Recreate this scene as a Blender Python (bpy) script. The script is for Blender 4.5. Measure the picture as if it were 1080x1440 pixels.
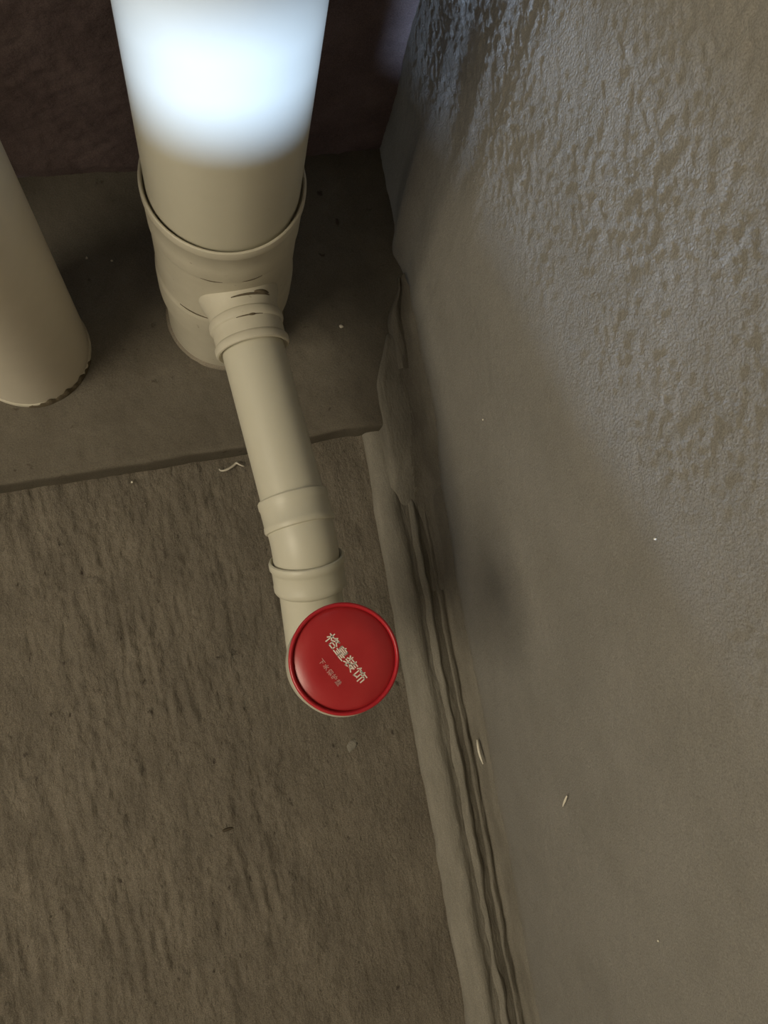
import bpy, bmesh, math, random
import numpy as np
from mathutils import Vector, Matrix

for o in list(bpy.data.objects):
    bpy.data.objects.remove(o, do_unlink=True)
S = bpy.context.scene
C = S.collection
random.seed(7)

# ------------------------------------------------------------------ camera
H = 0.819                                       # lens height above the floor
cd = bpy.data.cameras.new('camera')
cam = bpy.data.objects.new('camera', cd); C.objects.link(cam)
cd.sensor_fit = 'VERTICAL'; cd.sensor_height = 36.0; cd.sensor_width = 27.0
cd.lens = 36.0 * 1150.0 / 1440.0
cd.clip_start = 0.01; cd.clip_end = 50
right = Vector((0.96278338, -0.20056299, 0.18117024))
down = Vector((-0.17070933, -0.97094754, -0.16768780))
fwd = Vector((0.20953877, 0.13051958, -0.96905012))
R = Matrix((right, -down, -fwd)).transposed()
cam.matrix_world = Matrix.Translation((0, 0, H)) @ R.to_4x4()
S.camera = cam

# ------------------------------------------------------------------ world, sun, doorway light, exposure
w = bpy.data.worlds.new('world'); S.world = w; w.use_nodes = True
bg = w.node_tree.nodes['Background']
bg.inputs[0].default_value = (0.72, 0.84, 1.0, 1); bg.inputs[1].default_value = 0.22

SUN_K, SUN_SLOPE = 0.105, 0.50
sd = bpy.data.lights.new('daylight_sun', 'SUN')
sd.energy = 11.0; sd.angle = math.radians(2.9); sd.color = (0.44, 0.63, 1.0)
sun = bpy.data.objects.new('daylight_sun', sd); C.objects.link(sun)
sun.rotation_euler = Vector((SUN_K, 1.0, -SUN_SLOPE)).to_track_quat('-Z', 'Y').to_euler()
sun.location = (-0.3, -1.5, 1.2)

ad = bpy.data.lights.new('doorway_light', 'AREA')
ad.shape = 'RECTANGLE'; ad.size = 0.80; ad.size_y = 0.60
ad.energy = 19.5; ad.color = (1.0, 0.89, 0.68)
door_light = bpy.data.objects.new('doorway_light', ad); C.objects.link(door_light)
door_light.location = (-1.25, -0.28, 1.42)
door_light.rotation_euler = Vector((1.30, 0.36, -1.25)).to_track_quat('-Z', 'Y').to_euler()

vs = S.view_settings
vs.view_transform = 'Standard'; vs.look = 'None'; vs.gamma = 1.0
vs.use_curve_mapping = False; vs.exposure = 0.0

# ------------------------------------------------------------------ helpers
def tag(o, label=None, cat=None, group=None, kind=None):
    if label: o['label'] = label
    if cat: o['category'] = cat
    if group: o['group'] = group
    if kind: o['kind'] = kind
    return o

def link(name, me, m, parent=None, smooth=True):
    o = bpy.data.objects.new(name, me); C.objects.link(o)
    me.materials.clear(); me.materials.append(m)
    if smooth:
        for p in me.polygons: p.use_smooth = True
    if parent is not None: o.parent = parent
    return o

def empty(name, loc=(0, 0, 0)):
    o = bpy.data.objects.new(name, None); C.objects.link(o)
    o.location = loc; o.empty_display_size = 0.02
    return o

class MB:
    """collects faces into one mesh"""
    def __init__(s): s.v = []; s.f = []
    def add(s, vs_, fs):
        n = len(s.v); s.v += [tuple(v) for v in vs_]; s.f += [tuple(i + n for i in f) for f in fs]
        return s
    def box(s, a, b):
        x0, y0, z0 = a; x1, y1, z1 = b
        return s.add([(x0, y0, z0), (x1, y0, z0), (x1, y1, z0), (x0, y1, z0), (x0, y0, z1), (x1, y0, z1), (x1, y1, z1), (x0, y1, z1)],
                     [(0, 3, 2, 1), (4, 5, 6, 7), (0, 1, 5, 4), (1, 2, 6, 5), (2, 3, 7, 6), (3, 0, 4, 7)])
    def lathe(s, origin, axis, prof, seg=64, caps=(True, True)):
        """prof: list of (distance along axis, radius)"""
        a = Vector(axis).normalized(); q = a.to_track_quat('Z', 'Y'); o = Vector(origin)
        vs_ = []; fs = []
        for d, r in prof:
            for k in range(seg):
                t = 2 * math.pi * k / seg
                vs_.append(o + q @ Vector((r * math.cos(t), r * math.sin(t), d)))
        for i in range(len(prof) - 1):
            for k in range(seg):
                k2 = (k + 1) % seg
                fs.append((i * seg + k, i * seg + k2, (i + 1) * seg + k2, (i + 1) * seg + k))
        if caps[0]: fs.append(tuple(reversed(range(seg))))
        if caps[1]: fs.append(tuple((len(prof) - 1) * seg + k for k in range(seg)))
        return s.add(vs_, fs)
    def sweep(s, pts, rads, seg=40, caps=True):
        pts = [Vector(p) for p in pts]; vs_ = []; fs = []
        up = None
        for i, p in enumerate(pts):
            t = (pts[min(i + 1, len(pts) - 1)] - pts[max(i - 1, 0)]).normalized()
            if up is None: up = Vector((1, 0, 0)) if abs(t.x) < 0.9 else Vector((0, 0, 1))
            n = (up - t * up.dot(t)).normalized(); b = t.cross(n); up = n
            for k in range(seg):
                a = 2 * math.pi * k / seg
                vs_.append(p + (n * math.cos(a) + b * math.sin(a)) * rads[i])
        for i in range(len(pts) - 1):
            for k in range(seg):
                k2 = (k + 1) % seg
                fs.append((i * seg + k, i * seg + k2, (i + 1) * seg + k2, (i + 1) * seg + k))
        if caps:
            fs.append(tuple(reversed(range(seg)))); fs.append(tuple((len(pts) - 1) * seg + k for k in range(seg)))
        return s.add(vs_, fs)
    def mesh(s, name):
        me = bpy.data.meshes.new(name); me.from_pydata(s.v, [], s.f); me.update()
        bm = bmesh.new(); bm.from_mesh(me); bmesh.ops.recalc_face_normals(bm, faces=bm.faces[:]); bm.to_mesh(me); bm.free()
        return me
    def build(s, name, m, parent=None, smooth=True, sharp=None, loc=None):
        me = s.mesh(name)
        o = link(name, me, m, parent, smooth)
        if smooth and sharp: me.set_sharp_from_angle(angle=math.radians(sharp))
        if loc is not None: o.location = loc
        return o

# vectorised value noise for real relief
def vnoise(x, y, seed):
    rng = np.random.default_rng(seed)
    T = rng.random((256, 256))
    xi = np.floor(x).astype(int); yi = np.floor(y).astype(int)
    fx = x - xi; fy = y - yi
    fx = fx * fx * (3 - 2 * fx); fy = fy * fy * (3 - 2 * fy)
    a = T[xi % 256, yi % 256]; b = T[(xi + 1) % 256, yi % 256]
    c = T[xi % 256, (yi + 1) % 256]; d = T[(xi + 1) % 256, (yi + 1) % 256]
    return (a * (1 - fx) + b * fx) * (1 - fy) + (c * (1 - fx) + d * fx) * fy - 0.5
def fbm(x, y, seed, oct_=3):
    r = 0; amp = 1.0
    for k in range(oct_):
        r = r + amp * vnoise(x * 2 ** k + 13.7 * k, y * 2 ** k + 7.1 * k, seed + k); amp *= 0.5
    return r
def sstep(a, b, x):
    t = np.clip((x - a) / (b - a), 0, 1); return t * t * (3 - 2 * t)
def gs(x, c, s): return np.exp(-((x - c) / s) ** 2)

def grid(name, P, m, flip=False):
    """P: (n, m, 3) array of positions -> mesh object"""
    n, k, _ = P.shape
    idx = np.arange(n * k).reshape(n, k)
    q = np.stack([idx[:-1, :-1], idx[1:, :-1], idx[1:, 1:], idx[:-1, 1:]], -1).reshape(-1, 4)
    if flip: q = q[:, ::-1]
    me = bpy.data.meshes.new(name)
    me.vertices.add(n * k); me.vertices.foreach_set('co', P.reshape(-1).astype(np.float32))
    me.loops.add(len(q) * 4); me.loops.foreach_set('vertex_index', q.reshape(-1).astype(np.int32))
    me.polygons.add(len(q))
    me.polygons.foreach_set('loop_start', np.arange(0, len(q) * 4, 4).astype(np.int32))
    me.polygons.foreach_set('loop_total', np.full(len(q), 4, np.int32))
    me.polygons.foreach_set('use_smooth', np.ones(len(q), bool))
    me.update(calc_edges=True); me.validate()
    return link(name, me, m, smooth=False)

# ------------------------------------------------------------------ materials
def lin(c):
    return tuple((v / 255 / 12.92) if v / 255 <= 0.04045 else ((v / 255 + 0.055) / 1.055) ** 2.4 for v in c)
def mat(name, base, var=None, scale=20.0, rough=0.8, bump=0.0, bscale=400.0, stretch=(1, 1, 1), spec=0.3, speck=None, speck_scale=300, speck_lo=0.68, grain=0.0):
    m = bpy.data.materials.new(name); m.use_nodes = True
    nt = m.node_tree; N = nt.nodes; L = nt.links
    b = N['Principled BSDF']; b.inputs['Roughness'].default_value = rough
    b.inputs['Specular IOR Level'].default_value = spec
    b.inputs['Base Color'].default_value = (*base, 1)
    tc = N.new('ShaderNodeTexCoord'); mp = N.new('ShaderNodeMapping')
    mp.inputs['Scale'].default_value = stretch
    L.new(tc.outputs['Object'], mp.inputs['Vector'])
    out = None
    if var is not None:
        n1 = N.new('ShaderNodeTexNoise'); n1.inputs['Scale'].default_value = scale
        n1.inputs['Detail'].default_value = 8; n1.inputs['Roughness'].default_value = 0.65
        L.new(mp.outputs[0], n1.inputs['Vector'])
        r = N.new('ShaderNodeValToRGB')
        r.color_ramp.elements[0].position = 0.32; r.color_ramp.elements[0].color = (*base, 1)
        r.color_ramp.elements[1].position = 0.70; r.color_ramp.elements[1].color = (*var, 1)
        L.new(n1.outputs['Fac'], r.inputs['Fac']); out = r.outputs[0]
    if speck is not None:
        n2 = N.new('ShaderNodeTexNoise'); n2.inputs['Scale'].default_value = speck_scale
        n2.inputs['Detail'].default_value = 4
        L.new(mp.outputs[0], n2.inputs['Vector'])
        r2 = N.new('ShaderNodeValToRGB')
        r2.color_ramp.elements[0].position = speck_lo; r2.color_ramp.elements[0].color = (0, 0, 0, 1)
        r2.color_ramp.elements[1].position = speck_lo + 0.08; r2.color_ramp.elements[1].color = (1, 1, 1, 1)
        L.new(n2.outputs['Fac'], r2.inputs['Fac'])
        mx = N.new('ShaderNodeMix'); mx.data_type = 'RGBA'
        L.new(r2.outputs[0], mx.inputs['Factor'])
        if out: L.new(out, mx.inputs['A'])
        else: mx.inputs['A'].default_value = (*base, 1)
        mx.inputs['B'].default_value = (*speck, 1); out = mx.outputs['Result']
    if grain:
        n4 = N.new('ShaderNodeTexNoise'); n4.inputs['Scale'].default_value = 1100
        n4.inputs['Detail'].default_value = 3; n4.inputs['Roughness'].default_value = 0.7
        L.new(tc.outputs['Object'], n4.inputs['Vector'])
        mr = N.new('ShaderNodeMapRange'); mr.inputs['From Min'].default_value = 0.3; mr.inputs['From Max'].default_value = 0.7
        mr.inputs['To Min'].default_value = 1 - grain; mr.inputs['To Max'].default_value = 1 + grain
        L.new(n4.outputs['Fac'], mr.inputs['Value'])
        mg = N.new('ShaderNodeMix'); mg.data_type = 'RGBA'; mg.blend_type = 'MULTIPLY'; mg.inputs['Factor'].default_value = 1
        L.new(out, mg.inputs['A']); L.new(mr.outputs[0], mg.inputs['B']); out = mg.outputs['Result']
    if out: L.new(out, b.inputs['Base Color'])
    if bump:
        n3 = N.new('ShaderNodeTexNoise'); n3.inputs['Scale'].default_value = bscale
        n3.inputs['Detail'].default_value = 6
        L.new(mp.outputs[0], n3.inputs['Vector'])
        bp = N.new('ShaderNodeBump'); bp.inputs['Strength'].default_value = bump; bp.inputs['Distance'].default_value = 0.002
        L.new(n3.outputs['Fac'], bp.inputs['Height']); L.new(bp.outputs[0], b.inputs['Normal'])
    return m

M = {}
M['floor'] = mat('floor_concrete', (0.225, 0.195, 0.152), (0.345, 0.30, 0.235), 28, 0.92, 0.6, 420, stretch=(1, 0.5, 1), spec=0.1, speck=(0.12, 0.10, 0.08), speck_scale=140, speck_lo=0.66, grain=0.42)
M['wall'] = mat('wall_plaster', (0.385, 0.355, 0.30), (0.445, 0.41, 0.35), 16, 0.93, 0.40, 600, spec=0.1, grain=0.22)
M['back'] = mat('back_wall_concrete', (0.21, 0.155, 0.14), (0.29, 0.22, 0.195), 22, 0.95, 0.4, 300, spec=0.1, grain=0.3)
M['ledge'] = mat('ledge_screed', (0.235, 0.205, 0.160), (0.295, 0.26, 0.205), 18, 0.92, 0.25, 450, spec=0.1, speck=(0.15, 0.12, 0.095), speck_scale=90, speck_lo=0.67, grain=0.25)
M['mortar'] = mat('mortar_fillet', (0.195, 0.18, 0.148), (0.26, 0.24, 0.20), 60, 0.93, 0.4, 500, stretch=(1, 0.25, 1), spec=0.1, grain=0.22)
M['mortar_shaded'] = mat('shaded_mortar', (0.150, 0.136, 0.110), (0.215, 0.196, 0.160), 60, 0.93, 0.4, 500, stretch=(1, 0.25, 1), spec=0.1, grain=0.25)  # darker copy of the mortar: recess shade by the wall, painted in
M['pvc'] = mat('white_pvc', (0.52, 0.492, 0.39), (0.55, 0.522, 0.42), 12, 0.42, 0.0, spec=0.4)
M['pvc_dusty'] = mat('dusty_pvc', (0.50, 0.465, 0.37), (0.56, 0.525, 0.425), 35, 0.55, 0.03, 350, spec=0.3, speck=(0.30, 0.25, 0.18), speck_scale=170, speck_lo=0.70)
M['pvc_aged'] = mat('aged_pvc', (0.59, 0.545, 0.45), (0.65, 0.60, 0.50), 14, 0.5, 0.02, 350, spec=0.3)
M['grime'] = mat('dark_grime', (0.09, 0.075, 0.05), (0.16, 0.13, 0.09), 150, 0.95, 0.4, 600, spec=0.05)
M['red'] = mat('red_plastic', (0.36, 0.018, 0.022), (0.40, 0.026, 0.028), 60, 0.30, 0.02, 250, spec=0.5)
M['red_rim'] = mat('red_plastic_rim', (0.40, 0.014, 0.022), (0.44, 0.02, 0.028), 60, 0.28, 0.0, spec=0.5)
M['ink'] = mat('white_ink', (0.78, 0.72, 0.62), None, rough=0.6)
M['ink_faint'] = mat('faint_white_ink', (0.62, 0.30, 0.27), None, rough=0.6)
M['chip'] = mat('pale_plastic_chip', (0.80, 0.76, 0.64), (0.72, 0.66, 0.54), 200, 0.6)
M['chip_dark'] = mat('dark_chip', (0.06, 0.045, 0.03), (0.10, 0.08, 0.05), 200, 0.9)
M['plain'] = mat('room_plaster', (0.60, 0.55, 0.47), (0.66, 0.61, 0.53), 5, 0.95, spec=0.1)
M['wood'] = mat('beam_slat_board', (0.30, 0.24, 0.17), (0.36, 0.29, 0.21), 12, 0.8)

# ------------------------------------------------------------------ setting
LZ = 0.032                 # top of the raised ledge
LY0, BY = 0.1940, 0.494     # ledge front, back wall
FY = -0.75                 # wall behind the camera
LX = -1.55                 # wall with the doorway
CZ = 2.5
def xw(y): return 0.230 + 0.025 * y

def axis_pts(lo, flo, fhi, hi, step, coarse=0.12):
    a = list(np.arange(flo, fhi + step * 0.5, step))
    left = list(np.linspace(lo, flo, max(2, int((flo - lo) / coarse) + 1))[:-1]) if lo < flo - 1e-6 else []
    rt = list(np.linspace(a[-1], hi, max(2, int((hi - a[-1]) / coarse) + 1))[1:]) if hi > a[-1] + 1e-6 else []
    return np.array(left + a + rt)

# floor
gx = axis_pts(LX - 0.05, -0.40, 0.20, 0.255, 0.0016)
gy = axis_pts(FY - 0.05, -0.46, 0.205, 0.21, 0.0022)
X, Y = np.meshgrid(gx, gy, indexing='ij')
msk = 0.30 + 0.70 * (1 - sstep(-0.03, 0.09, X + 0.25 * (fbm(X * 14, Y * 14, 3) * 0.3)))
patch = 0.15 + 1.5 * np.clip(fbm(X * 16, Y * 9, 90, 2) + 0.35, 0, 1)
wob = 0.006 * fbm(X * 12, Y * 12, 31, 2)
Xs = X + 0.045 * Y + wob
h = 0.0027 * fbm(Xs * 150, Y * 26, 5, 2) * msk * patch + 0.0016 * fbm(X * 190, Y * 150, 9, 3) * (0.35 + 0.65 * msk) + 0.0022 * fbm(X * 11, Y * 11, 12, 2)
h -= 0.0020 * np.clip(vnoise(X * 95, Y * 70, 77) - 0.33, 0, 1) * 6 * msk
fl = grid('floor', np.stack([X, Y, h], -1), M['floor'])
tag(fl, 'brown streaky rough concrete floor below the red cap', kind='structure')

# right wall: rough plaster, with vertical trowel ridges near the pipe corner
gy = axis_pts(FY - 0.05, -0.44, 0.525, 0.53, 0.0016)
gz = axis_pts(-0.02, 0.0, 0.66, CZ, 0.0016)
Y, Z = np.meshgrid(gy, gz, indexing='ij')
r = fbm(Y * 260, Z * 260, 21, 2)
r2 = fbm(Y * 120 + 0.7 * r, Z * 105 + 0.5 * fbm(Y * 40, Z * 40, 20, 2), 25, 2)
pt = 0.45 + 1.1 * np.clip(fbm(Y * 14, Z * 14, 97, 2) + 0.4, 0, 1)
rough_up = 0.40 + 0.60 * sstep(0.0, 0.10, Z - (0.40 - 0.50 * Y)) + 0.2 * sstep(0.34, 0.42, Y)
off = (0.0011 * r + 0.0008 * r2) * rough_up * pt + 0.0040 * fbm(Y * 8, Z * 8, 27, 2)
wv = 0.006 * fbm(Z * 9, Z * 0 + 3.3, 29, 2)
Yw = Y - 0.17 * Z + wv
lo = 1 - 0.88 * sstep(0.12, 0.22, Z)
off += lo * (0.0055 * gs(Yw, 0.370, 0.013) - 0.0025 * gs(Yw, 0.335, 0.016) - 0.003 * sstep(0.378, 0.410, Yw))
off += 0.0008 * gs(Yw, 0.300, 0.014) - 0.0005 * gs(Yw, 0.275, 0.012) + 0.0009 * fbm(Yw * 70, Z * 5, 37, 2) * sstep(0.20, 0.28, Yw)
Pw = np.stack([xw(Y) - off, Y, Z], -1)
wr = grid('wall_right', Pw, M['wall'], flip=True)
tag(wr, 'grey rough plastered wall to the right of the pipes', kind='structure')

# back wall
gx = axis_pts(LX - 0.05, -0.40, 0.245, 0.255, 0.0026)
gz = axis_pts(-0.02, 0.0, 0.40, CZ, 0.0026)
X, Z = np.meshgrid(gx, gz, indexing='ij')
off = 0.0022 * fbm(X * 110, Z * 110, 51, 3) + 0.006 * fbm(X * 9, Z * 9, 55, 2) + 0.006 * gs(Z, 0.045, 0.012) * (0.6 + fbm(X * 30, Z * 0, 58))
wb = grid('wall_back', np.stack([X, BY - off, Z], -1), M['back'])
tag(wb, 'dark concrete wall behind the white pipes', kind='structure')

# raised ledge with an uneven front edge (profile swept along x)
gx = axis_pts(LX - 0.05, -0.40, 0.240, 0.246, 0.0026)
prof = [(-0.0005, -0.004), (0.0, 0.006), (0.0, 0.014), (0.0, 0.022), (0.0002, 0.0285), (0.0010, 0.0310), (0.0030, 0.0320)]
ys = list(np.arange(0.0075, BY - LY0 + 0.004, 0.0028))
pd = np.array([p[0] for p in prof] + ys); ph = np.array([p[1] for p in prof] + [LZ] * len(ys))
X, K = np.meshgrid(gx, np.arange(len(pd)), indexing='ij')
Yl = LY0 + pd[K]; Zl = ph[K].copy()
edge = 0.0030 * fbm(X * 22, X * 0, 61, 3) + 0.0020 * fbm(X * 5, X * 0 + 2, 64, 2)
wt = np.clip(1 - pd[K] / 0.03, 0, 1)
Yl = Yl + edge * wt
topm = (K >= 5)
Zl = Zl + topm * (0.0010 * fbm(X * 120, Yl * 120, 66, 2) + 0.0024 * fbm(X * 14, Yl * 14, 68, 2))
lg = grid('trim_1', np.stack([X, Yl, Zl], -1), M['ledge'])
tag(lg, 'low raised concrete ledge that the vertical pipes stand on', kind='structure')

# mortar fillets along the foot of the right wall
def fillet(name, y0, y1, z0, pr, seed, endtaper=0.0, step=0.0022, shade_cols=(17, 99)):
    """pr: list of (distance from wall, height); swept along y, uneven"""
    gy_ = np.arange(y0, y1 + step, step)
    d = np.array([p[0] for p in pr]); hh = np.array([p[1] for p in pr])
    # resample profile
    t = np.linspace(0, 1, 40); tt = np.linspace(0, 1, len(d))
    d = np.interp(t, tt, d); hh = np.interp(t, tt, hh)
    Yf, Kf = np.meshgrid(gy_, np.arange(40), indexing='ij')
    sc = np.ones_like(Yf); hs = sc
    if endtaper:
        e = sstep(y1 - endtaper, y1, Yf); sc = 1 - 0.45 * e; hs = 1 - 0.9 * sstep(y1 - 0.02, y1, Yf)
    wave = 1 + 0.07 * fbm(Yf * 11, Yf * 0, seed, 3)
    dd = d[Kf] * sc * wave + 0.0010 * fbm(Yf * 60, Kf * 0.10, seed + 4, 2) * (Kf < 36)
    zz = (z0(Yf) if callable(z0) else z0) + hh[Kf] * hs * (1 + 0.25 * fbm(Yf * 10, Kf * 0.06, seed + 6, 2)) + 0.0013 * fbm(Yf * 40, Kf * 0.22, seed + 8, 3) * (Kf > 3) * (Kf < 37)
    o = grid(name, np.stack([xw(Yf) - dd, Yf, zz], -1), M['mortar'])
    o.data.materials.append(M['mortar_shaded'])  # inner columns get the painted recess shade
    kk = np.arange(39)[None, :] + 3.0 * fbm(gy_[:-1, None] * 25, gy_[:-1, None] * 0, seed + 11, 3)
    o.data.polygons.foreach_set('material_index', ((kk >= shade_cols[0]) & (kk < shade_cols[1])).reshape(-1).astype(np.int32))
    return o
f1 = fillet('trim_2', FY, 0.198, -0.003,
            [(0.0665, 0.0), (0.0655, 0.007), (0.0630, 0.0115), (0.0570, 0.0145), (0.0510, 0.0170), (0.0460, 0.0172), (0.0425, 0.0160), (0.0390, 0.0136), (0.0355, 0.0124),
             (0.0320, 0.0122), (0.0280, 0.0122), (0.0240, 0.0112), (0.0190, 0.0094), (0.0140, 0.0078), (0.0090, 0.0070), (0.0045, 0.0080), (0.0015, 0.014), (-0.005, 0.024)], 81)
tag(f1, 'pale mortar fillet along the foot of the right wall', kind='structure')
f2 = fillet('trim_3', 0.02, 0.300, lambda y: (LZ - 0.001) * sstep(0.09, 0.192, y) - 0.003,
            [(0.0500, -0.03), (0.0490, 0.001), (0.0470, 0.0065), (0.0430, 0.0085), (0.0380, 0.0095), (0.0300, 0.0095), (0.0220, 0.0095), (0.0140, 0.0100), (0.0080, 0.0120), (0.0035, 0.018), (-0.006, 0.030)], 83, endtaper=0.07, shade_cols=(23, 99))
tag(f2, 'short mortar fillet where the ledge meets the right wall', kind='structure')

# wall behind the camera
LX = -1.55                 # wall with the doorway
CZ = 2.5
def xw(y): return 0.230 + 0.025 * y

def axis_pts(lo, flo, fhi, hi, step, coarse=0.12):
    a = list(np.arange(flo, fhi + step * 0.5, step))
    left = list(np.linspace(lo, flo, max(2, int((flo - lo) / coarse) + 1))[:-1]) if lo < flo - 1e-6 else []
    rt = list(np.linspace(a[-1], hi, max(2, int((hi - a[-1]) / coarse) + 1))[1:]) if hi > a[-1] + 1e-6 else []
    return np.array(left + a + rt)

# floor
gx = axis_pts(LX - 0.05, -0.40, 0.20, 0.255, 0.0016)
gy = axis_pts(FY - 0.05, -0.46, 0.205, 0.21, 0.0022)
X, Y = np.meshgrid(gx, gy, indexing='ij')
msk = 0.30 + 0.70 * (1 - sstep(-0.03, 0.09, X + 0.25 * (fbm(X * 14, Y * 14, 3) * 0.3)))
patch = 0.15 + 1.5 * np.clip(fbm(X * 16, Y * 9, 90, 2) + 0.35, 0, 1)
wob = 0.006 * fbm(X * 12, Y * 12, 31, 2)
Xs = X + 0.045 * Y + wob
h = 0.0027 * fbm(Xs * 150, Y * 26, 5, 2) * msk * patch + 0.0016 * fbm(X * 190, Y * 150, 9, 3) * (0.35 + 0.65 * msk) + 0.0022 * fbm(X * 11, Y * 11, 12, 2)
h -= 0.0020 * np.clip(vnoise(X * 95, Y * 70, 77) - 0.33, 0, 1) * 6 * msk
fl = grid('floor', np.stack([X, Y, h], -1), M['floor'])
tag(fl, 'brown streaky rough concrete floor below the red cap', kind='structure')

# right wall: rough plaster, with vertical trowel ridges near the pipe corner
gy = axis_pts(FY - 0.05, -0.44, 0.525, 0.53, 0.0016)
gz = axis_pts(-0.02, 0.0, 0.66, CZ, 0.0016)
Y, Z = np.meshgrid(gy, gz, indexing='ij')
r = fbm(Y * 260, Z * 260, 21, 2)
r2 = fbm(Y * 120 + 0.7 * r, Z * 105 + 0.5 * fbm(Y * 40, Z * 40, 20, 2), 25, 2)
pt = 0.45 + 1.1 * np.clip(fbm(Y * 14, Z * 14, 97, 2) + 0.4, 0, 1)
rough_up = 0.40 + 0.60 * sstep(0.0, 0.10, Z - (0.40 - 0.50 * Y)) + 0.2 * sstep(0.34, 0.42, Y)
off = (0.0011 * r + 0.0008 * r2) * rough_up * pt + 0.0040 * fbm(Y * 8, Z * 8, 27, 2)
wv = 0.006 * fbm(Z * 9, Z * 0 + 3.3, 29, 2)
Yw = Y - 0.17 * Z + wv
lo = 1 - 0.88 * sstep(0.12, 0.22, Z)
off += lo * (0.0055 * gs(Yw, 0.370, 0.013) - 0.0025 * gs(Yw, 0.335, 0.016) - 0.003 * sstep(0.378, 0.410, Yw))
off += 0.0008 * gs(Yw, 0.300, 0.014) - 0.0005 * gs(Yw, 0.275, 0.012) + 0.0009 * fbm(Yw * 70, Z * 5, 37, 2) * sstep(0.20, 0.28, Yw)
Pw = np.stack([xw(Y) - off, Y, Z], -1)
wr = grid('wall_right', Pw, M['wall'], flip=True)
tag(wr, 'grey rough plastered wall to the right of the pipes', kind='structure')

# back wall
gx = axis_pts(LX - 0.05, -0.40, 0.245, 0.255, 0.0026)
gz = axis_pts(-0.02, 0.0, 0.40, CZ, 0.0026)
X, Z = np.meshgrid(gx, gz, indexing='ij')
off = 0.0022 * fbm(X * 110, Z * 110, 51, 3) + 0.006 * fbm(X * 9, Z * 9, 55, 2) + 0.006 * gs(Z, 0.045, 0.012) * (0.6 + fbm(X * 30, Z * 0, 58))
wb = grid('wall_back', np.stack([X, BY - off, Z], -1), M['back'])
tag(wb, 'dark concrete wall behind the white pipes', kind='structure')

# raised ledge with an uneven front edge (profile swept along x)
gx = axis_pts(LX - 0.05, -0.40, 0.240, 0.246, 0.0026)
prof = [(-0.0005, -0.004), (0.0, 0.006), (0.0, 0.014), (0.0, 0.022), (0.0002, 0.0285), (0.0010, 0.0310), (0.0030, 0.0320)]
ys = list(np.arange(0.0075, BY - LY0 + 0.004, 0.0028))
pd = np.array([p[0] for p in prof] + ys); ph = np.array([p[1] for p in prof] + [LZ] * len(ys))
X, K = np.meshgrid(gx, np.arange(len(pd)), indexing='ij')
Yl = LY0 + pd[K]; Zl = ph[K].copy()
edge = 0.0030 * fbm(X * 22, X * 0, 61, 3) + 0.0020 * fbm(X * 5, X * 0 + 2, 64, 2)
wt = np.clip(1 - pd[K] / 0.03, 0, 1)
Yl = Yl + edge * wt
topm = (K >= 5)
Zl = Zl + topm * (0.0010 * fbm(X * 120, Yl * 120, 66, 2) + 0.0024 * fbm(X * 14, Yl * 14, 68, 2))
lg = grid('trim_1', np.stack([X, Yl, Zl], -1), M['ledge'])
tag(lg, 'low raised concrete ledge that the vertical pipes stand on', kind='structure')

# mortar fillets along the foot of the right wall
def fillet(name, y0, y1, z0, pr, seed, endtaper=0.0, step=0.0022, shade_cols=(17, 99)):
    """pr: list of (distance from wall, height); swept along y, uneven"""
    gy_ = np.arange(y0, y1 + step, step)
    d = np.array([p[0] for p in pr]); hh = np.array([p[1] for p in pr])
    # resample profile
    t = np.linspace(0, 1, 40); tt = np.linspace(0, 1, len(d))
    d = np.interp(t, tt, d); hh = np.interp(t, tt, hh)
    Yf, Kf = np.meshgrid(gy_, np.arange(40), indexing='ij')
    sc = np.ones_like(Yf)
    if endtaper: sc = 0.15 + 0.85 * (1 - sstep(y1 - endtaper, y1, Yf))
    wave = 1 + 0.16 * fbm(Yf * 16, Yf * 0, seed, 3)
    dd = d[Kf] * sc * wave + 0.0014 * fbm(Yf * 55, Kf * 0.12, seed + 4, 2) * (Kf < 36)
    zz = (z0(Yf) if callable(z0) else z0) + hh[Kf] * (0.5 + 0.5 * sc) + 0.0016 * fbm(Yf * 40, Kf * 0.2, seed + 8, 2) * (Kf > 3) * (Kf < 37)
    o = grid(name, np.stack([xw(Yf) - dd, Yf, zz], -1), M['mortar'])
    o.data.materials.append(M['mortar_shaded'])  # shade beside the wall is painted on the inner columns
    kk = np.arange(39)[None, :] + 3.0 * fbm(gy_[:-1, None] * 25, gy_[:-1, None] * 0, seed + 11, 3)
    o.data.polygons.foreach_set('material_index', ((kk >= shade_cols[0]) & (kk < shade_cols[1])).reshape(-1).astype(np.int32))
    return o
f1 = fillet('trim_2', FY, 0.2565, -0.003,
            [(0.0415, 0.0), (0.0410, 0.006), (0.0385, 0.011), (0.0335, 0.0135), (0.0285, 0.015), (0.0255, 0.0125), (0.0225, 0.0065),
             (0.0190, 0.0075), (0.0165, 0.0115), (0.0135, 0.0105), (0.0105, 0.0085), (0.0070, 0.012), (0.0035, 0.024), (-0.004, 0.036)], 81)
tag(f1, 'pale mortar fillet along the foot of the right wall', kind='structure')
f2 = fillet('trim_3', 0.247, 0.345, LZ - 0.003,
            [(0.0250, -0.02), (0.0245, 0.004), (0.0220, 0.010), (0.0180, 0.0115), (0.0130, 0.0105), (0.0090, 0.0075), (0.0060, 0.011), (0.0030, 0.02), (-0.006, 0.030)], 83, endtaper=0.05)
tag(f2, 'short mortar fillet where the ledge meets the right wall', kind='structure')

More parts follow.
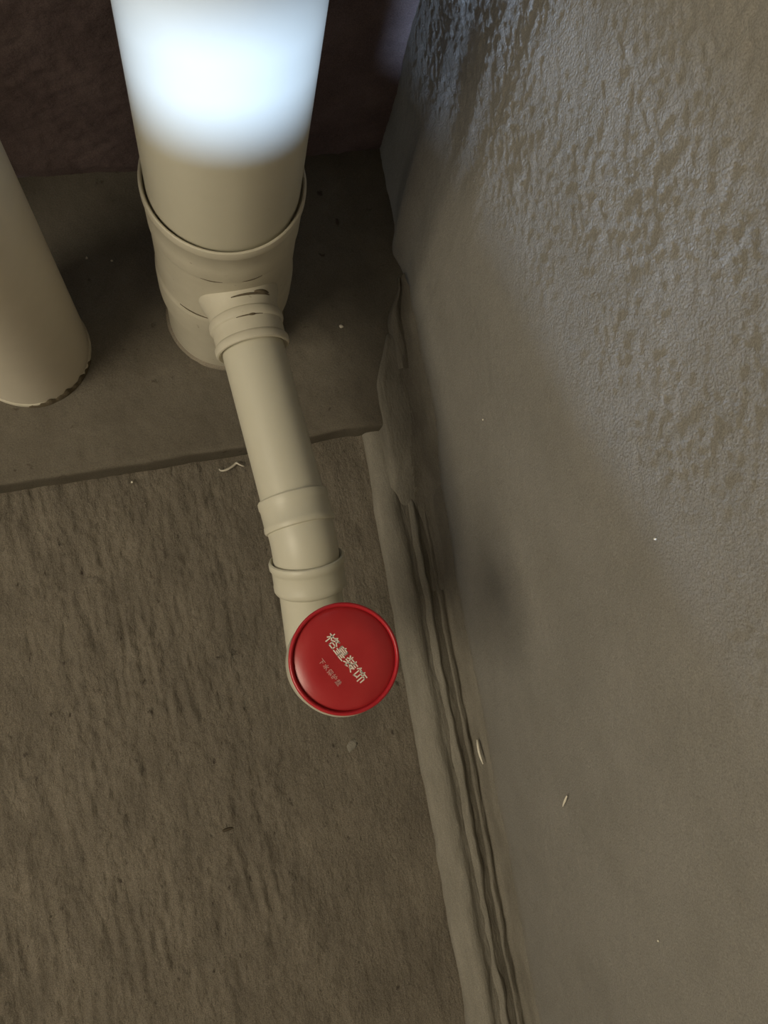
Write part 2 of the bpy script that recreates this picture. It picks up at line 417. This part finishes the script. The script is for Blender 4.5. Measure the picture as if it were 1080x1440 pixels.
# wall behind the camera, with the daylight window (narrowed to shape the beam)
SZ, SZ2, ST = 0.795, 0.915, 1.025       # low sill, added sill block, underside of the added slats
mb = MB()
wy0, wy1 = FY - 0.06, FY
mb.box((LX - 0.05, wy0, -0.02), (0.24, wy1, SZ))
mb.box((LX - 0.05, wy0, 1.45), (0.24, wy1, CZ))
mb.box((LX - 0.05, wy0, SZ), (-0.95, wy1, 1.45))
mb.box((0.17, wy0, SZ), (0.24, wy1, 1.45))
mb.box((-0.95, wy0, SZ), (0.112, wy1, SZ2))  # block added on the sill to cut the sun patch on the pipe
tag(mb.build('wall_front', M['plain'], smooth=False), 'plain plastered wall with a window cut to shape the daylight', kind='structure')
win = MB().box((-0.95, FY - 0.045, SZ2), (-0.92, FY - 0.015, 1.45)).box((0.14, FY - 0.045, SZ), (0.17, FY - 0.015, 1.45)).box((-0.92, FY - 0.045, 1.42), (0.14, FY - 0.015, 1.45)).build('window_1', M['plain'], smooth=False)
tag(win, 'window opening narrowed by added slats that shape the daylight', kind='structure')
nz = 9
zz = np.linspace(ST, 1.42, nz + 1)
for k in range(nz):
    MB().box((-0.92, FY - 0.036, zz[k]), (0.14, FY - 0.026, zz[k + 1] + 0.001)).build('beam_slat', M['wood'], win, smooth=False)  # unseen slats added to limit the height of the daylight beam
# wall with the doorway
mb = MB()
mb.box((LX - 0.06, FY, -0.02), (LX, -0.72, CZ)); mb.box((LX - 0.06, 0.18, -0.02), (LX, BY + 0.03, CZ)); mb.box((LX - 0.06, -0.72, 2.05), (LX, 0.18, CZ))
tag(mb.build('wall_left', M['plain'], smooth=False), 'plain plastered wall with the open doorway', kind='structure')
tag(MB().box((LX - 0.06, FY - 0.06, CZ), (0.26, BY + 0.04, CZ + 0.05)).build('ceiling', M['plain'], smooth=False), 'plain grey ceiling', kind='structure')

tag(MB().box((-0.66, 0.285, -0.01), (-0.36, BY + 0.03, CZ)).build('shade_pier', M['plain'], smooth=False), 'unseen plastered pier added to shade the pipe recess from the left', kind='structure')  # added out of view to keep doorway light off the ledge's back

# ------------------------------------------------------------------ main drain pipe with its branch
RM = 0.0548
MX, MY = 0.0525, 0.3293
ZB = 0.182                       # height of the branch
drain = tag(empty('drain_pipe', (MX, MY, LZ)), 'thick white upright drain pipe with a thinner branch reaching toward the red cap', 'pipe')
def dl(p): return Vector(p) - Vector((MX, MY, LZ))
O = (0, 0, -LZ)                  # lathe heights below are measured from the floor
def ring(d0, d1, r0, r1, b=0.0012):
    return [(d0, r0), (d0, r1 - b), (d0 + b * 0.35, r1 - b * 0.35), (d0 + b, r1), (d1 - b, r1), (d1 - b * 0.35, r1 - b * 0.35), (d1, r1 - b), (d1, r0)]
MB().lathe(O, (0, 0, 1), [(0.230, RM - 0.003), (0.23, RM), (0.6, RM), (1.2, RM), (CZ - 0.001, RM)], 96).build('upper_pipe', M['pvc'], drain, sharp=40)
MB().lathe(O, (0, 0, 1), [(LZ - 0.004, RM), (0.08, RM), (0.128, RM)], 96).build('lower_pipe', M['pvc_dusty'], drain, sharp=40)
tee = MB().lathe(O, (0, 0, 1), [(0.1085, RM), (0.1085, 0.0572), (0.1095, 0.0580), (0.118, 0.0584), (0.146, 0.0584), (0.151, 0.0581), (0.1535, 0.0570), (0.156, 0.0566), (0.180, 0.0566), (0.224, 0.0566), (0.227, 0.0570), (0.2295, 0.0577),
                               (0.245, 0.0579), (0.2655, 0.0581), (0.2665, 0.0588), (0.2680, 0.0592), (0.2735, 0.0592), (0.2755, 0.0588), (0.2762, 0.0580), (0.2760, 0.0572), (0.2750, 0.0566), (0.2700, 0.0560), (0.2690, RM)], 96, (False, False)).build('tee_fitting', M['pvc_dusty'], drain, sharp=35)
# branch outlet on the tee
A0 = Vector((MX, MY, ZB)); A1 = Vector((0.0702, 0.0740, ZB)); bd = (A1 - A0).normalized()
RB = 0.0252
nek = MB().lathe(dl(A0), bd, [(0.040, 0.0330), (0.050, 0.0322), (0.0575, 0.0298), (0.0605, 0.0286), (0.0680, 0.0284), (0.0688, 0.0296), (0.0700, 0.0302), (0.0745, 0.0303), (0.0760, 0.0297), (0.0768, 0.0288), (0.0785, 0.0285),
                              (0.0880, 0.0285), (0.0890, 0.0295), (0.0904, 0.0302), (0.0942, 0.0303), (0.0957, 0.0296), (0.0962, 0.0284), (0.0955, 0.0268), (0.094, RB)], 72, (False, False)).build('branch_socket', M['pvc_dusty'], tee, sharp=35)
# dirt lines above the branch socket, plus a shadow patch painted in dark
for (d, ang, rl, rw) in ((0.0600, -14, 0.017, 0.0010), (0.0585, -32, 0.007, 0.0021), (0.0768, -2, 0.011, 0.0006), (0.0768, -6, 0.003, 0.0011)):
    pts = []; rr = []
    side = bd.cross(Vector((0, 0, 1))).normalized()
    for k in range(9):
        a = math.radians(ang) + (k - 4) / 4 * rl / 0.0292
        pts.append(dl(A0 + bd * d + (side * math.sin(a) + Vector((0, 0, 1)) * math.cos(a)) * 0.0288)); rr.append(rw * (0.25 + 0.75 * math.sin(math.pi * (k + 0.5) / 9)))
    MB().sweep(pts, rr, 8).build('grime', M['grime'], tee)
for (a0, a1, zr, rr0) in ((-118, -101, 0.2278, 0.0007), (-86, -70, 0.2272, 0.0007), (-140, -108, 0.1545, 0.0006)):
    pts = [Vector((0.0571 * math.cos(math.radians(a0 + (a1 - a0) * q / 10)), 0.0571 * math.sin(math.radians(a0 + (a1 - a0) * q / 10)), zr - LZ)) for q in range(11)]
    MB().sweep(pts, [rr0 * (0.3 + 0.7 * math.sin(math.pi * (q + 0.5) / 11)) for q in range(11)], 8).build('grime', M['grime'], tee)
MB().lathe(dl(A0), bd, [(0.080, RB), (0.15, RB), ((A1 - A0).length - 0.006, RB)], 72).build('branch_pipe', M['pvc'], drain, sharp=40)
# elbow: collar, bend, tilted socket
sd_ = Vector((0.000, -0.899, -0.438)).normalized()
col0 = (A1 - A0).length - 0.038
el_path = [A1 - bd * 0.012, A1 - bd * 0.006, A1, ]
pts = [A1 - bd * 0.022]
for k in range(9):
    t = k / 8; p = (A1 - bd * 0.008) * (1 - t) ** 2 + A1 * 2 * t * (1 - t) + (A1 + sd_ * 0.008) * t * t
    pts.append(p)
pts.append(A1 + sd_ * 0.024)
elbow = MB().sweep([dl(p) for p in pts], [0.0262] * len(pts), 72).build('elbow', M['pvc'], drain, sharp=40)
MB().lathe(dl(A0), bd, [(col0, RB), (col0 + 0.0004, 0.0272), (col0 + 0.0016, 0.0281), (col0 + 0.0060, 0.0282), (col0 + 0.0072, 0.0277), (col0 + 0.0085, 0.0275), (col0 + 0.0200, 0.0275), (col0 + 0.0212, 0.0281), (col0 + 0.0245, 0.0283), (col0 + 0.0262, 0.0277), (col0 + 0.0270, 0.0260)], 72, (False, False)).build('collar', M['pvc'], elbow, sharp=35)
c0 = 0.0130
MB().lathe(dl(A1), sd_, [(c0 + 0.004, 0.0260), (c0 + 0.001, 0.0274), (c0, 0.0284), (c0 + 0.0007, 0.0296), (c0 + 0.0024, 0.0303), (c0 + 0.0060, 0.0301), (c0 + 0.0074, 0.0291), (c0 + 0.0090, 0.0287), (c0 + 0.0200, 0.0286), (c0 + 0.0212, 0.0290), (c0 + 0.0245, 0.0289), (c0 + 0.0262, 0.0280), (c0 + 0.0280, RB)], 72, (False, False)).build('socket_rim', M['pvc'], elbow, sharp=35)
# outlet bend that turns up under the red cap
CX, CY, CZP = 0.0700, -0.0178, 0.288
RX, RY = CX - 0.0012, CY - 0.0020      # the cap sits a little off the pipe axis
tq = (A1.y - RY) / -sd_.y
J = A1 + sd_ * tq; J = Vector((RX, RY, J.z))
ob = MB().lathe(dl(A1 + sd_ * 0.03), (J - (A1 + sd_ * 0.03)), [(0, RB), ((J - A1 - sd_ * 0.03).length, RB)], 64)
prof = [(RB * math.cos(a), RB * math.sin(a)) for a in np.linspace(math.pi - 0.01, 0.01, 24)]
ob.lathe(dl(J), (0, 0, 1), prof, 64)
ob.lathe(dl(J), (0, 0, 1), [(0, RB), (0.235 - J.z, RB), (0.246 - J.z, 0.0262)], 64)
bend = ob.build('outlet_bend', M['pvc'], drain, sharp=40)
MB().lathe(dl((RX, RY, 0)), (0, 0, 1), [(0.238, RB), (0.243, 0.0300), (0.247, 0.0338), (0.250, 0.0348), (0.2825, 0.0350), (0.2838, 0.0346), (0.2838, 0.0315), (0.262, 0.0315)], 80, (False, False)).build('outlet_socket', M['pvc'], bend, sharp=35)
# mortar smear at the foot
MB().lathe(O, (0, 0, 1), [(LZ - 0.003, RM + 0.0035), (LZ + 0.001, RM + 0.003), (LZ + 0.004, RM + 0.0005), (LZ + 0.004, RM - 0.001)], 80, (False, False)).build('foot_mortar', M['ledge'], drain)

# ------------------------------------------------------------------ the second, plain pipe
VX, VY = -0.1350, 0.3180
RV = 0.0548
vp = tag(empty('riser_pipe', (VX, VY, LZ)), 'plain upright off-white pipe at the left edge, without fittings', 'pipe')
MB().lathe(O, (0, 0, 1), [(LZ - 0.004, RV), (0.05, RV), (0.3, RV), (1.2, RV), (CZ - 0.001, RV)], 96).build('pipe_body', M['pvc_aged'], vp, sharp=40)
v_, f_ = [], []
for k in range(61):
    a = math.radians(-98 + 80 * k / 60)
    n = 0.5 + 0.3 * math.sin(k * 0.45 + 1.0) + 0.2 * math.sin(k * 0.9)
    hgt = (0.0035 + 0.0075 * max(0, n)) * math.sin(math.pi * (k + 0.5) / 61) ** 0.5
    for (rr_, zz_) in ((RV + 0.0024, -0.002), (RV + 0.0020, hgt * 0.6), (RV + 0.0003, hgt)):
        v_.append((rr_ * math.cos(a), rr_ * math.sin(a), zz_))
for k in range(60):
    for j in range(2):
        f_.append((k * 3 + j, (k + 1) * 3 + j, (k + 1) * 3 + j + 1, k * 3 + j + 1))
MB().lathe(O, (0, 0, 1), [(LZ - 0.004, RV + 0.0013), (LZ + 0.003, RV + 0.0012), (LZ + 0.0045, RV + 0.0002), (LZ + 0.0045, RV - 0.001)], 96, (False, False)).build('foot_rim', M['pvc_dusty'], vp)
tag(MB().add(v_, f_).build('grime', M['grime'], vp), 'dark grime along the foot of the pipe')

# ------------------------------------------------------------------ red protective cap with lettering
cap = tag(empty('protective_cap', (CX, CY, CZP - 0.004)), 'round red plastic cap with white lettering plugging the branch outlet', 'cap')
k_ = 0.0362 / 0.0312
def sc_(pr): return [(d if d < -0.001 else d * 1.05, r * k_) for d, r in pr]
MB().lathe((0, 0, 0), (0, 0, 1), sc_([(-0.014, 0.0218), (0.0, 0.0222), (0.0, 0.0306), (0.0006, 0.0311), (0.0022, 0.0312), (0.0034, 0.0310), (0.0040, 0.0304), (0.0041, 0.0298), (0.0037, 0.0293), (0.0028, 0.0289), (0.0022, 0.0287)]), 96, (True, False)).build('rim', M['red_rim'], cap, sharp=60)
dome = [(0.0054 - 0.0040 * max(0.0, (r_ - 0.0175) / 0.0158) ** 2.0, r_) for r_ in np.linspace(0.0334, 0.0001, 26)]
MB().lathe((0, 0, 0), (0, 0, 1), dome, 96, (False, True)).build('disc', M['red'], cap, sharp=60)

GL = {
 'ge': [(0,74,42,74),(21,100,21,0),(19,68,3,34),(24,66,40,44),(60,100,46,74),(58,88,94,88),(92,88,48,50),(60,78,100,48),(54,38,94,38),(54,4,94,4),(54,38,54,4),(94,38,94,4)],
 'huang': [(50,102,46,90),(18,88,82,88),(18,70,82,70),(18,53,82,53),(18,88,18,53),(82,88,82,53),(8,38,92,38),(18,21,82,21),(2,3,98,3),(50,38,50,3)],
 'zhuang': [(26,100,26,56),(6,92,15,80),(2,60,24,74),(38,84,98,84),(68,100,68,60),(42,62,94,62),(50,54,50,44),(4,43,96,43),(46,42,4,14),(30,28,30,4),(30,4,48,13),(48,38,97,3),(86,32,64,20)],
 'shi': [(20,100,4,70),(16,85,42,85),(42,85,36,72),(21,68,21,5),(21,5,42,18),(62,100,48,74),(56,87,98,87),(73,80,73,-2),(50,64,96,64),(50,64,50,14),(96,64,96,14)],
 'xia': [(4,90,96,90),(46,90,46,0),(52,66,80,46)],
 'shui': [(50,100,50,4),(50,4,36,12),(8,70,40,70),(40,70,6,16),(56,66,96,10),(88,84,62,62)],
 'bao': [(28,100,6,56),(20,72,20,0),(42,94,92,94),(42,66,92,66),(42,94,42,66),(92,94,92,66),(34,42,100,42),(67,66,67,0),(64,42,34,10),(70,42,100,10)],
 'hu': [(0,76,38,76),(20,100,20,4),(2,34,38,50),(68,100,72,88),(52,80,94,80),(52,48,94,48),(94,80,94,48),(52,80,42,0)],
 'gai': [(30,100,38,88),(70,100,62,88),(12,86,88,86),(20,71,80,71),(6,56,94,56),(50,86,50,56),(16,38,84,38),(16,38,16,5),(84,38,84,5),(38,38,38,5),(62,38,62,5),(2,4,98,4)],
}
def lettering(name, chars, centre, ang, width, height, gap, wt, m, parent, z, label):
    """flat stroke lettering lying on the cap; ang = reading direction"""
    u = Vector((math.cos(ang), math.sin(ang), 0)); v = Vector((-math.sin(ang), math.cos(ang), 0))
    n = len(chars); cw = (width - gap * (n - 1)) / n
    mb = MB()
    for i, ch in enumerate(chars):
        x0 = -width / 2 + i * (cw + gap)
        for (a, b, c, d) in GL[ch]:
            p = Vector((x0 + a / 100 * cw, (b / 100 - 0.5) * height)); q = Vector((x0 + c / 100 * cw, (d / 100 - 0.5) * height))
            t = (q - p).normalized(); s_ = Vector((-t.y, t.x)) * wt / 2; e = t * wt * 0.42
            quad = [p - e - s_, q + e - s_, q + e + s_, p - e + s_]
            mb.add([Vector(centre) + u * k.x + v * k.y + Vector((0, 0, z)) for k in quad], [(0, 1, 2, 3)])
    me = bpy.data.meshes.new(name); me.from_pydata(mb.v, [], mb.f); me.update()
    o = link(name, me, m, parent, smooth=False); tag(o, label)
    return o
TXT = math.radians(-62.5)
lettering('lettering', ['ge', 'huang', 'zhuang', 'shi'], (0.0007, 0.0002, 0), TXT, 0.0366, 0.0070, 0.0006, 0.00080, M['ink'], cap, 0.00552, 'bold white lettering')
lettering('small_lettering', ['xia', 'shui', 'bao', 'hu', 'gai'], (-0.0111, -0.0065, 0), TXT, 0.0204, 0.0034, 0.0007, 0.00042, M['ink_faint'], cap, 0.00552, 'small faint lettering')

# ------------------------------------------------------------------ loose bits
def sliver(name, p0, p1, r, m, label, cat, bend_=0.0, seg=7):
    p0 = Vector(p0); p1 = Vector(p1); c = (p0 + p1) / 2
    t = (p1 - p0).normalized(); s_ = t.cross(Vector((0.3, 0.2, 0.9))).normalized()
    pts = []; rr = []
    for k in range(9):
        q = k / 8
        pts.append(p0.lerp(p1, q) - c + s_ * bend_ * math.sin(math.pi * q)); rr.append(r * (0.35 + 0.65 * math.sin(math.pi * min(0.97, q + 0.06)) ** 0.6))
    o = MB().sweep(pts, rr, seg).build(name, m); o.location = c
    return tag(o, label, cat)

def on_wall(y, z, off=0.0): return (xw(y) - off, y, z)
sliver('plastic_sliver', on_wall(-0.1310, 0.0180, 0.0080), on_wall(-0.1540, 0.0225, 0.0080), 0.0013, M['chip'], 'long thin white sliver stuck at the foot of the right wall', 'sliver', 0.0012)
sliver('plastic_sliver', on_wall(-0.1539, 0.2147, 0.0022), on_wall(-0.1640, 0.2013, 0.0022), 0.0009, M['chip'], 'short thin white sliver stuck higher on the right wall', 'sliver')
def crumb(name, p, r, m, label, cat, seed):
    rng = random.Random(seed); bm = bmesh.new(); bmesh.ops.create_icosphere(bm, subdivisions=2, radius=1)
    k = [rng.uniform(0.6, 1.2) for _ in range(3)]
    for v in bm.verts:
        j = 1 + 0.25 * math.sin(v.co.x * 3 + k[0] * 9) * math.cos(v.co.y * 4 + k[1] * 7)
        v.co = Vector((v.co.x * r[0] * j, v.co.y * r[1] * j, v.co.z * r[2] * j))
    me = bpy.data.meshes.new(name); bm.to_mesh(me); bm.free()
    o = link(name, me, m); o.location = p; o.rotation_euler = (0, 0, rng.uniform(0, 3))
    return tag(o, label, cat)
crumb('plaster_speck', on_wall(0.0141, 0.4191, 0.0016), (0.0008, 0.0008, 0.0009), M['chip'], 'tiny pale speck at the edge of the daylight on the rough wall', 'speck', 1)
crumb('plaster_speck', on_wall(-0.2246, 0.3169, 0.0012), (0.0007, 0.0008, 0.0008), M['chip'], 'tiny pale speck on the wall at the lower right', 'speck', 2)
crumb('plaster_speck', on_wall(0.1453, 0.1941, 0.0012), (0.0008, 0.0007, 0.0009), M['chip'], 'tiny pale speck on the smooth wall beside the branch pipe', 'speck', 3)
sliver('dark_chip', (-0.0360, -0.1595, 0.0012), (-0.0265, -0.1588, 0.0012), 0.0017, M['chip_dark'], 'small dark chip lying on the concrete floor below the red cap', 'chip')
crumb('mortar_crumb', (-0.0648, 0.1830, 0.0010), (0.0012, 0.0012, 0.0011), M['chip'], 'tiny pale crumb on the floor close to the ledge front', 'crumb', 4)
crumb('mortar_crumb', (-0.0555, 0.1598, 0.0010), (0.0010, 0.0009, 0.0009), M['ledge'], 'tiny grey crumb on the floor a little away from the ledge', 'crumb', 5)
crumb('mortar_smear', (0.0985, -0.1108, 0.0000), (0.0070, 0.0045, 0.0007), M['mortar'], 'small pale mortar smear on the floor just below the red cap', 'smear', 6)
# curled shaving on the floor against the ledge
pts = []; rr = []
for k in range(26):
    a = k / 25
    pts.append((0.020 + 0.026 * a - 0.002 * math.sin(9 * a), 0.1820 - 0.0030 * math.sin(7 * a), 0.0028 + 0.0022 * math.sin(5.5 * a) ** 2)); rr.append(0.0013 * (0.4 + 0.6 * math.sin(math.pi * (a * 0.94 + 0.03))))
c = Vector(pts[12])
o = MB().sweep([Vector(p) - c for p in pts], rr, 8).build('plastic_shaving', M['pvc_aged']); o.location = c
tag(o, 'curled pale shaving on the floor against the ledge beside the branch', 'shaving')
for i, (x, y, r_, lb) in enumerate(((0.1655, 0.3020, 0.0022, 'pale crumb on the ledge between the drain pipe and the right wall'),
                                    (-0.0700, 0.4040, 0.0014, 'tiny pale crumb on the dark ledge behind, nearer the plain pipe'),
                                    (-0.0470, 0.3985, 0.0012, 'tiny pale crumb on the dark ledge midway between the two pipes'))):
    crumb('mortar_crumb', (x, y, LZ + 0.0010), (r_, r_ * 0.8, r_ * 0.7), M['chip'], lb, 'crumb', 20 + i)
